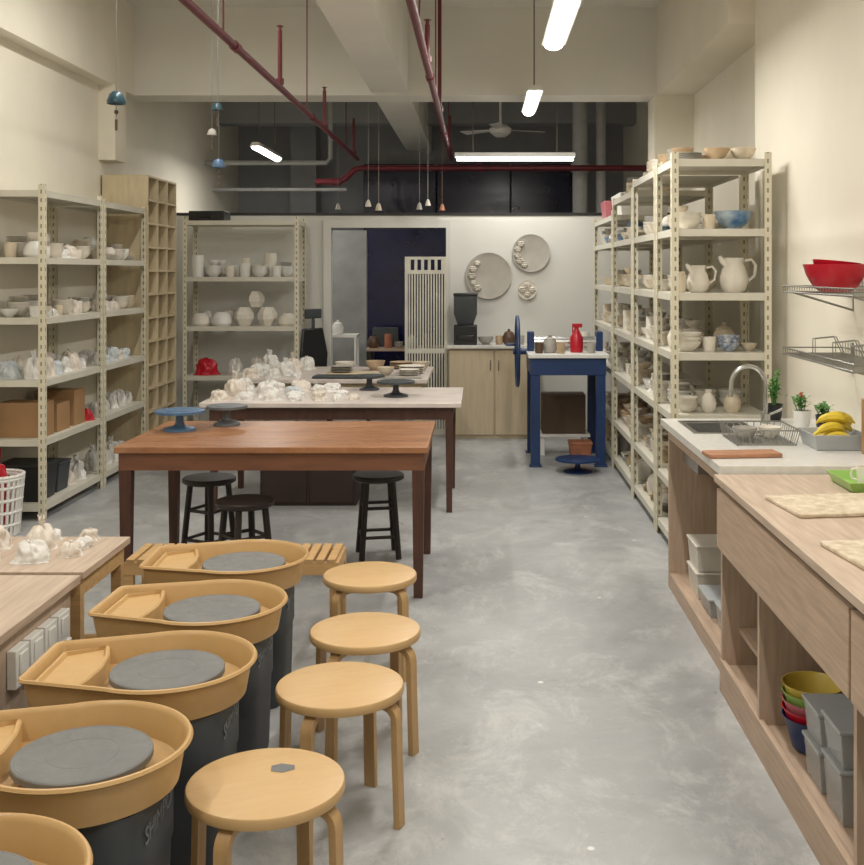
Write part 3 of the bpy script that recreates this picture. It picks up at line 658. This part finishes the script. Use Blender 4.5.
# office chair
oc=thing('office_chair','black mesh office chair beside the far table','chair',(-1.53,11.2,0),.9)
part('seat',MB().box(-.2,.2,-.2,.2,.46,.53),BLACK,oc,bev=.03)
part('backrest',MB().loft([[(-.15,.2,.62),(.15,.2,.62),(.15,.23,.62),(-.15,.23,.62)],[(-.19,.22,.85),(.19,.22,.85),(.19,.25,.85),(-.19,.25,.85)],[(-.14,.24,1.12),(.14,.24,1.12),(.14,.27,1.12),(-.14,.27,1.12)]]),BLACK,oc,bev=.015)
part('headrest',MB().box(-.11,.11,.23,.26,1.22,1.32).box(-.02,.02,.235,.255,1.1,1.22),GREYB,oc,bev=.01)
for s_ in(-1,1): part('armrest',MB().sweep([(s_*.21,.1,.5),(s_*.24,.08,.7),(s_*.24,-.1,.72)],.018,seg=8),BLACK,oc)
mb=MB().cyl(.03,.08,.46).box(-.03,.03,.18,.23,.48,.65)
for i in range(5):
    a=i*2*pi/5; mb.sweep([(0,0,.1),(.24*math.cos(a),.24*math.sin(a),.07)],.018,seg=6); mb.cyl(.03,-.012,.012,T(.24*math.cos(a),.24*math.sin(a),.031,rx=pi/2,rz=a),12)
part('base',mb,BLACK,oc)
r=thing('side_table','small white side table beyond the doorway','table',(-1.55,12.4,0))
part('top',MB().box(-.18,.18,-.15,.15,.97,1.0),WHT,r)
for x in(-.16,.16):
    for y in(-.13,.13): part('leg',MB().box(x-.012,x+.012,y-.012,y+.012,0,.971),WHT,r)
pot('jar',7,-1.6,12.38,1.0,1,'on the small side table')
r=thing('desk','cluttered wooden desk in the room beyond the doorway','desk',(-.85,12.75,0))
part('top',MB().box(-.45,.45,-.25,.25,.8,.83),PALEV,r)
for x in(-.42,.42):
    for y in(-.22,.22): part('leg',MB().box(x-.02,x+.02,y-.02,y+.02,0,.8),DARKW,r)
WD='on the desk beyond the doorway'
for (x,k,m,s) in ((-1.22,'jar',5,1.0),(-1.05,'tall_cup',4,1),(-.93,'bowl_stack',3,.6),(-.78,'jar',3,1.0),(-.6,'vase',5,1)): pot(k,m,x,12.6,.83,s,WD)
solo('file_box',MB().box(-.15,.15,-.1,.1,0,.22).box(-.05,.05,-.106,-.1,.1,.16),GREYB,'dark file box on the desk beyond the doorway','box',(-1.1,12.88,.831),bev=.004)
struct('trim_6',WHITEP,(-1.66,-1.58,11.66,11.7,0,2.25),(-1.58,-.36,11.66,11.7,2.17,2.25),(-.36,-.31,11.66,11.7,0,2.25),label='white frame around the partition doorway',cat='trim')
for i,(x,z,s_) in enumerate(((-1.5,2.36,.65),(-1.18,2.39,.75),(-1.07,2.35,.8),(-.64,2.36,.75),(-.55,2.4,.7),(-.4,2.35,.7))):
    mb=MB().sweep([(0,0,.09),(0,0,(4.2-z)/s_)],.002,seg=5).lathe([(0,.1),(.015,.095),(.03,.06),(.045,0),(.038,0),(.02,.06),(0,.08)],14)
    o=solo('clay_bell',mb,[CLAYG,CLAYW,CLAYC,CLAYG,CLAYW,TERRA][i],'small clay bell hanging at the doorway top','bell',(x,11.62,z),group='clay bells along the partition top'); o.scale=(s_,)*3
def chime(x,y,z,s,m,label):
    c=thing('wind_chime',label,'wind chime',(x,y,z))
    part('string',MB().sweep([(0,0,-.2*s),(0,0,4.2-z)],.002,seg=5),STRING,c)
    part('bell',MB().lathe([(0,.1*s),(.03*s,.095*s),(.06*s,.07*s),(.085*s,0),(.08*s,-.02*s),(.06*s,.0*s),(.05*s,.05*s),(0,.08*s)],18),m,c)
    part('clapper',MB().lathe([(0,-.07*s),(.018*s,-.08*s),(.02*s,-.1*s),(0,-.12*s)],10).box(-.012*s,.012*s,-.002,.002,-.26*s,-.16*s),CLAYN,c)
chime(-2.48,7.5,2.86,.75,TEAL,'teal ceramic wind chime hanging from the ceiling')
chime(-2.03,8.5,2.96,.5,TEAL,'small teal bell chime on a long string')
chime(-2.1,8.62,2.78,.45,CLAYG,'small grey bell chime on a string')
chime(-1.9,8.0,2.47,.55,BLUEL,'blue bell-shaped chime hanging low on a string')
# ---------------------------------------------------------------- blue slab roller
r=thing('slab_roller','blue steel slab roller bench with white bed and handwheel','slab roller',(.77,10.0,0))
W,D=.33,.42
part('bed',MB().box(-W-.02,W+.02,-D-.03,D+.03,.95,.985),WHT,r,bev=.004)
part('frame',MB().box(-W,W,-D,-D+.04,.8,.95).box(-W,W,D-.04,D,.8,.95).box(-W,-W+.04,-D+.04,D-.04,.8,.95).box(W-.04,W,-D+.04,D-.04,.8,.95),BLUE,r,smooth=False)
for sx in(-1,1):
    for sy in(-1,1):
        cx,cy=sx*(W-.045),sy*(D-.045)
        part('leg',MB().box(cx-.04,cx+.04,cy-.04,cy+.04,0,.8).box(cx-.055,cx+.055,cy-.055,cy+.055,0,.015),BLUE,r,bev=.004)
part('roller',MB().sweep([(-W+.05,0,1.06),(W-.05,0,1.06)],.055,seg=24),STEEL,r)
for s_ in (-1,1): part('bracket',MB().box(s_*(W-.02)-.03,s_*(W-.02)+.03,-.07,.07,.985,1.16),BLUE,r,bev=.006)
mb=MB(); cx=-W-.1
mb.sweep([(cx,.31*math.cos(2*pi*k/40),.98+.31*math.sin(2*pi*k/40)) for k in range(40)],.017,seg=10,closed=True)
for k in range(5):
    a=k*2*pi/5+.3; mb.sweep([(cx,0,.98),(cx,.3*math.cos(a),.98+.3*math.sin(a))],.012,seg=8)
mb.sweep([(cx-.04,0,.98),(-W+.0,0,.98)],.03,seg=14).sweep([(cx-.015,.3,1.02),(cx-.1,.3,1.02)],.013,seg=8)
part('handwheel',mb,BLUE,r)
sb=thing('spray_bottle','red plastic spray bottle standing on slab roller','bottle',(.86,9.8,.986))
part('bottle_body',MB().lathe([(0,0),(.055,0),(.058,.02),(.058,.13),(.03,.18),(.02,.2),(.02,.22),(0,.22)]),RED,sb)
part('trigger',MB().box(-.04,.05,-.015,.015,.22,.255).box(-.04,-.028,-.008,.008,.17,.22),RED,sb,bev=.004)
for (x,y,k,m) in ((.62,9.75,'jar',3),(.71,9.66,'cup',2),(.98,9.7,'mug',3),(.52,9.68,'cup',5),(.98,10.25,'tall_cup',0),(.78,10.2,'bowl',0)): pot(k,m,x,y,.985,1,'on the slab roller bed')
solo('cardboard_box',MB().box(-.2,.2,-.15,.15,0,.36).box(-.2,.2,-.02,.02,.361,.363),CARDD,'dull brown cardboard box under the slab roller','box',(.78,10.35,.2),bev=.004)
solo('low_stand',MB().box(-.24,.24,-.18,.18,.17,.199).box(-.22,-.18,-.16,.16,0,.17).box(.18,.22,-.16,.16,0,.17),WHT,'low white stand under the slab roller','stand',(.78,10.35,0),bev=.003)
solo('plastic_tub',MB().loft([[(-.08,-.08,0),(.08,-.08,0),(.08,.08,0),(-.08,.08,0)],[(-.1,-.1,.16),(.1,-.1,.16),(.1,.1,.16),(-.1,.1,.16)]]).box(-.105,.105,-.105,.105,.16,.18),TERRA,'pinkish brown lidded tub under slab roller','tub',(.9,9.9,0),bev=.004)
# ---------------------------------------------------------------- sink counter
c=thing('sink_counter','white topped open laminate counter with steel sink','counter',(0,0,0))
sx0,sx1,sy0,sy1=1.07,1.37,5.42,5.84
part('counter_top',MB().box(.98,sx0,4.5,5.97,.87,.905).box(sx1,1.849,4.5,5.97,.87,.905).box(sx0,sx1,4.5,sy0,.87,.905).box(sx0,sx1,sy1,5.97,.87,.905),QUARTZ,c,smooth=False)
part('end_panel',MB().box(1.02,1.849,5.93,5.96,0,.87),PALEV,c,smooth=False)
part('end_panel',MB().box(1.02,1.849,4.53,4.56,0,.87),PALEV,c,smooth=False)
part('back_panel',MB().box(1.8,1.849,4.56,5.93,0,.87),PALEV,c,smooth=False)
part('top_rail',MB().box(1.02,1.04,4.56,5.93,.8,.87),PALEV,c,smooth=False)
part('bottom_shelf',MB().box(1.02,1.8,4.56,5.93,.06,.08).box(1.02,1.04,4.56,5.93,0,.06),PALEW,c,smooth=False)
b=.005
mb=MB().box(sx0+b,sx1-b,sy0+b,sy1-b,.70,.705).box(sx0+b,sx0+2*b,sy0+b,sy1-b,.705,.9).box(sx1-2*b,sx1-b,sy0+b,sy1-b,.705,.9).box(sx0+2*b,sx1-2*b,sy0+b,sy0+2*b,.705,.9).box(sx0+2*b,sx1-2*b,sy1-2*b,sy1-b,.705,.9)
mb.box(sx0-.02,sx0+b,sy0-.02,sy1+.02,.906,.909).box(sx1-b,sx1+.02,sy0-.02,sy1+.02,.906,.909).box(sx0+b,sx1-b,sy0-.02,sy0+b,.906,.909).box(sx0+b,sx1-b,sy1-b,sy1+.02,.906,.909)
part('sink_basin',mb,STEEL,c,smooth=False)
fa=thing('faucet','chrome gooseneck kitchen faucet on the counter','faucet',(1.5,5.78,.906))
part('spout',MB().cyl(.025,0,.05).sweep([(0,0,.04),(0,0,.2)]+[(-.09+.09*math.cos(a),0,.2+.1*math.sin(a)) for a in [k*pi/12 for k in range(1,12)]]+[(-.182,0,.17),(-.184,0,.14)],.012,seg=10),STEEL,fa)
part('lever',MB().sweep([(.02,0,.045),(.06,0,.06),(.09,0,.075)],.007,seg=8),STEEL,fa)
def wirebasket(w_,d,h,n=9):
    mb=MB()
    for z,k in ((0.004,.9),(h,1)):
        mb.sweep([(-w_*k,-d*k,z),(w_*k,-d*k,z),(w_*k,d*k,z),(-w_*k,d*k,z)],.004,seg=6,closed=True)
    for i in range(n+1):
        t=-1+2*i/n
        mb.sweep([(w_*t,-d,h),(w_*t*.9,-d*.9,.004),(w_*t*.9,d*.9,.004),(w_*t,d,h)],.0025,seg=5)
        mb.sweep([(-w_,d*t,h),(-w_*.9,d*t*.9,.006),(w_*.9,d*t*.9,.006),(w_,d*t,h)],.0025,seg=5)
    return mb
solo('dish_drainer',wirebasket(.15,.16,.07),WIRE,'stainless wire dish drainer on the counter','drainer',(1.31,5.17,.907))
pot('bowl',3,1.24,5.15,.917,.7,'in the wire dish drainer'); pot('bowl',0,1.37,5.2,.917,.65,'in the wire dish drainer')
solo('wooden_plank',MB().box(-.17,.15,-.06,.06,0,.018),mat('reddish_board',(166,118,88),.5,var=.15,scale=5,stretch=(2,12,1)),'reddish wooden plank lying on counter edge','plank',(1.14,4.75,.906),rz=.1,bev=.004)
def plant(x,y,z,potm,hh,label,flower=False,n=8,ps=1.0):
    p=thing('potted_plant',label,'plant',(x,y,z+.001))
    part('pot',MB().lathe(hollow([(.035,0),(.045,.03),(.05,.09),(.052,.1)])),potm,p)
    part('soil',MB().cyl(.044,.08,.085),SOIL,p)
    ms=MB();ml=MB();rr=random.Random(n)
    for i in range(n):
        a=rr.uniform(0,6.28); q=rr.uniform(.0,.04); H=hh*rr.uniform(.6,1); tx,ty=q*math.cos(a)*1.8,q*math.sin(a)*1.8
        ms.sweep([(q*math.cos(a)*.6,q*math.sin(a)*.6,.08),(tx*.7,ty*.7,.08+H*.5),(tx,ty,.08+H)],.003,seg=5)
        for j in range(6):
            zz=.08+H*(.35+.13*j); aa=rr.uniform(0,6.28); l=rr.uniform(.035,.06)
            dx,dy=math.cos(aa),math.sin(aa); bx,by=tx*(.4+.12*j),ty*(.4+.12*j)
            ml.add([(bx,by,zz),(bx+dx*l*.5-dy*.012,by+dy*l*.5+dx*.012,zz+.018),(bx+dx*l,by+dy*l,zz+.005),(bx+dx*l*.5+dy*.012,by+dy*l*.5-dx*.012,zz+.018)],[(0,1,2,3)])
    part('stem',ms,GREEN,p); part('foliage',ml,GREEN,p)
    if flower:
        for i in range(2): part('flower',MB().lathe([(0,-.012),(.014,0),(0,.014)],10,T(rr.uniform(-.03,.03),rr.uniform(-.03,.03),.08+hh*rr.uniform(.95,1.1))),RED,p)
    p.scale=(ps,)*3
plant(1.57,5.87,.905,BLACK,.2,'slender leafy green plant by the sink',n=9,ps=.9)
plant(1.64,5.6,.905,WHT,.1,'small white pot with red flowers by sink',True,7,.9)
plant(1.7,5.42,.905,BLACK,.07,'short green plant in dark pot by wall',n=7,ps=.9)
def opentray(w_,d,h,t=.006,fl=.85):
    def rg(k,z,e=0): return [(sx*(w_*k-e),sy*(d*k-e),z) for sx,sy in((-1,-1),(1,-1),(1,1),(-1,1))]
    return MB().loft([rg(fl,0),rg(1,h),rg(1,h,t),rg(fl,t*1.3,t)])
solo('plastic_tray',opentray(.125,.13,.07),GREYP,'light grey plastic tray on the counter','tray',(1.605,5.0,.906),bev=.002)
def banana():
    P=[];W_=[]
    for k in range(13):
        a=-.95+1.9*k/12; P.append((.075*math.sin(a)*1.1,0,.075*(math.cos(a)-1))); W_.append([.004,.006,.013,.016,.018,.019,.0192,.019,.018,.016,.012,.006,.004][k])
    return MB().sweep(P,W_,seg=8)
bm_=banana().mesh('banana',BANA)
for i,(x,y,z,rz,tilt) in enumerate(((1.6,4.92,.966,.05,.3),(1.6,4.965,.966,.0,.3),(1.6,5.01,.966,-.05,.3),(1.6,5.055,.966,.0,.3),(1.58,4.94,1.006,.3,.3),(1.62,4.99,1.006,.25,.3),(1.64,5.04,1.006,.2,.3),(1.6,4.97,1.046,-.2,.4),(1.63,5.02,1.044,-.25,.4))):
    o=put('banana',bm_,(x,y,z),rz,rx=tilt,scale=1.15); tag(o,'ripe yellow banana in the grey plastic tray','banana','bananas in the grey tray')
solo('cardboard_box',MB().box(-.08,.08,-.1,.1,0,.24),CARD,'small brown box standing on counter by wall','box',(1.75,4.72,.906),bev=.004)
def wallrack(z,label):
    mb=MB(); X0,X1,Y0,Y1=1.53,1.83,4.5,5.55
    mb.sweep([(X0,Y0,z),(X1,Y0,z),(X1,Y1,z),(X0,Y1,z)],.005,seg=6,closed=True)
    mb.sweep([(X0,Y0,z+.03),(X1,Y0,z+.03),(X1,Y1,z+.03),(X0,Y1,z+.03)],.004,seg=6,closed=True)
    for i in range(27):
        y=Y0+(Y1-Y0)*i/26; mb.sweep([(X0,y,z+.03),(X0,y,z),(X1,y,z),(X1,y,z+.06)],.0025,seg=5)
    for y in (Y0+.1,Y1-.1): mb.sweep([(X0+.02,y,z),(X1+.018,y,z-.09),(X1+.018,y,z+.06)],.006,seg=6)
    return solo('wire_wall_shelf',mb,WIRE,label,'wire shelf')
wallrack(1.6,'wall mounted chrome wire shelf holding a red bowl'); wallrack(1.29,'empty wall mounted chrome wire dish shelf')
for i,y in enumerate((4.7,4.95,5.25)):
    z=1.291
    solo('dish_divider',MB().sweep([(1.6,y,z),(1.6,y,z+.09),(1.7,y,z+.1),(1.75,y,z)],.003,seg=5).sweep([(1.6,y+.04,z),(1.6,y+.04,z+.09),(1.7,y+.04,z+.1),(1.75,y+.04,z)],.003,seg=5).sweep([(1.6,y,z+.09),(1.6,y+.04,z+.09)],.003,seg=5),WIRE,'chrome wire plate divider on the wall shelf','plate divider',group='plate dividers on wire shelf')
RB=hollow([(.07,0),(.1,.02),(.135,.08),(.15,.13)],.005)
solo('plastic_bowl',MB().lathe(RB,36),RED,'red plastic mixing bowl on the wire shelf','bowl',(1.68,5.2,1.607))
o=solo('plastic_bowl',MB().lathe(hollow([(.05,0),(.08,.02),(.105,.05),(.112,.07)],.005),36),RED,'smaller red bowl nested in the red bowl','bowl',(1.68,5.2,1.68)); o.rotation_euler=(0,.1,0)
# ---------------------------------------------------------------- near counter
c=thing('work_counter','pale laminate work counter with drawers and open bays','counter',(0,0,0))
part('counter_top',MB().box(.955,1.849,1.1,4.49,.845,.875),LAMT,c,bev=.003)
for (ya,yb) in ((2.87,4.46),(1.2,2.85)):
    d=part('drawer',MB().box(.96,.98,ya,yb,.585,.825),PALEW,c,bev=.003)
    part('drawer_box',MB().box(.98,1.5,ya+.05,yb-.05,.6,.8),PALEW,d,smooth=False)
for y in (4.45,3.86,2.86,1.85,1.12): part('divider',MB().box(.98,1.8,y,y+.025,0,.845 if y>4.4 or y<1.2 else .58),PALEV,c,smooth=False)
part('back_panel',MB().box(1.8,1.849,1.12,4.475,0,.845),PALEV,c,smooth=False)
part('plinth',MB().box(.975,.995,1.12,4.475,0,.13),PALEW,c,smooth=False)
part('bottom_shelf',MB().box(.995,1.8,1.12,4.475,.09,.11),PALEW,c,smooth=False)
part('mid_shelf',MB().box(1.05,1.8,3.885,4.45,.24,.26),PALEW,c,smooth=False)
for (x,y,w_,d,label) in ((1.26,3.86,.21,.16,'cream sponge-textured board with speckles on the counter'),(1.3,3.2,.26,.15,'second cream textured board on the counter')):
    solo('canvas_board',MB().box(-w_,w_,-d,d,0,.014),mat('speckled_cream',(212,200,178),.7,col2=(180,162,138),scale=34,detail=8),label,'board',(x,y,.876),rz=.12,bev=.004)
solo('plastic_tray',opentray(.13,.14,.04),LIME,'shallow lime green plastic tray on counter','tray',(1.5,4.22,.876),bev=.002)
pot('mug',0,1.47,4.2,.884,.8,'in the lime green tray'); pot('mug',0,1.55,4.27,.884,.7,'in the lime green tray')
BAS=hollow([(.055,0),(.07,.01),(.095,.1),(.104,.115)],.003)
for i,(m,n_) in enumerate(((BLUE,'blue'),(RED,'red'),(PINKP,'pink'),(LIME,'green'),(YEL,'yellow'))):
    solo('plastic_basin',MB().lathe(BAS,30),m,f'{n_} plastic basin nested in a stack in the bay','basin',(1.11,3.66,.112+.027*i),group='nested coloured basins')
for i,(m,n_) in enumerate(((TEAL,'teal'),(RED,'red'),(LIME,'green'),(YEL,'yellow'))):
    solo('plastic_basin',MB().lathe(BAS,30),m,f'{n_} plastic basin nested in a stack in the bay','basin',(1.33,3.62,.112+.027*i),group='nested coloured basins')
def cbox(x,y,z,w_,d,h,label,m=CLEAR):
    b=thing('storage_box',label,'storage box',(x,y,z+.001))
    part('box_body',opentray(w_,d,h,.004,.9),m,b,bev=.004); part('lid',MB().box(-w_-.006,w_+.006,-d-.006,d+.006,h,h+.012),m if m is not CLEAR else GREYP,b,bev=.004)
cbox(1.12,3.42,.11,.09,.08,.12,'cloudy clear plastic storage box in the bay'); cbox(1.12,3.42,.245,.09,.08,.1,'cloudy clear plastic storage box stacked in the bay')
cbox(1.12,3.22,.11,.09,.08,.15,'clear plastic storage box in the open bay'); cbox(1.12,3.22,.275,.09,.08,.1,'clear plastic box stacked in the open bay'); cbox(1.38,3.3,.11,.11,.12,.2,'clear plastic box at the back of bay'); cbox(1.2,4.15,.26,.1,.12,.13,'clear plastic box on the shelf in bay')
BOXW=mat('pale_box_plastic',(206,200,188),.4)
cbox(1.17,5.55,.08,.1,.12,.12,'pale plastic box under the sink',BOXW); cbox(1.17,5.55,.215,.1,.12,.12,'pale plastic box stacked on another box',BOXW)
cbox(1.17,5.25,.08,.1,.12,.08,'low clear plastic box under the sink'); cbox(1.18,4.9,.08,.1,.15,.1,'low clear plastic box under the counter')
# ---------------------------------------------------------------- camera
cd=bpy.data.cameras.new('camera'); cam=bpy.data.objects.new('camera',cd); COL.objects.link(cam)
cd.sensor_fit='HORIZONTAL'; cd.sensor_width=36; cd.lens=36*1100/864; cam.location=(0,0,1.7); cam.rotation_euler=(pi/2,0,0)
cd.shift_x=-48/864; cd.shift_y=-160.5/864; cd.clip_start=.05
SC.camera=cam
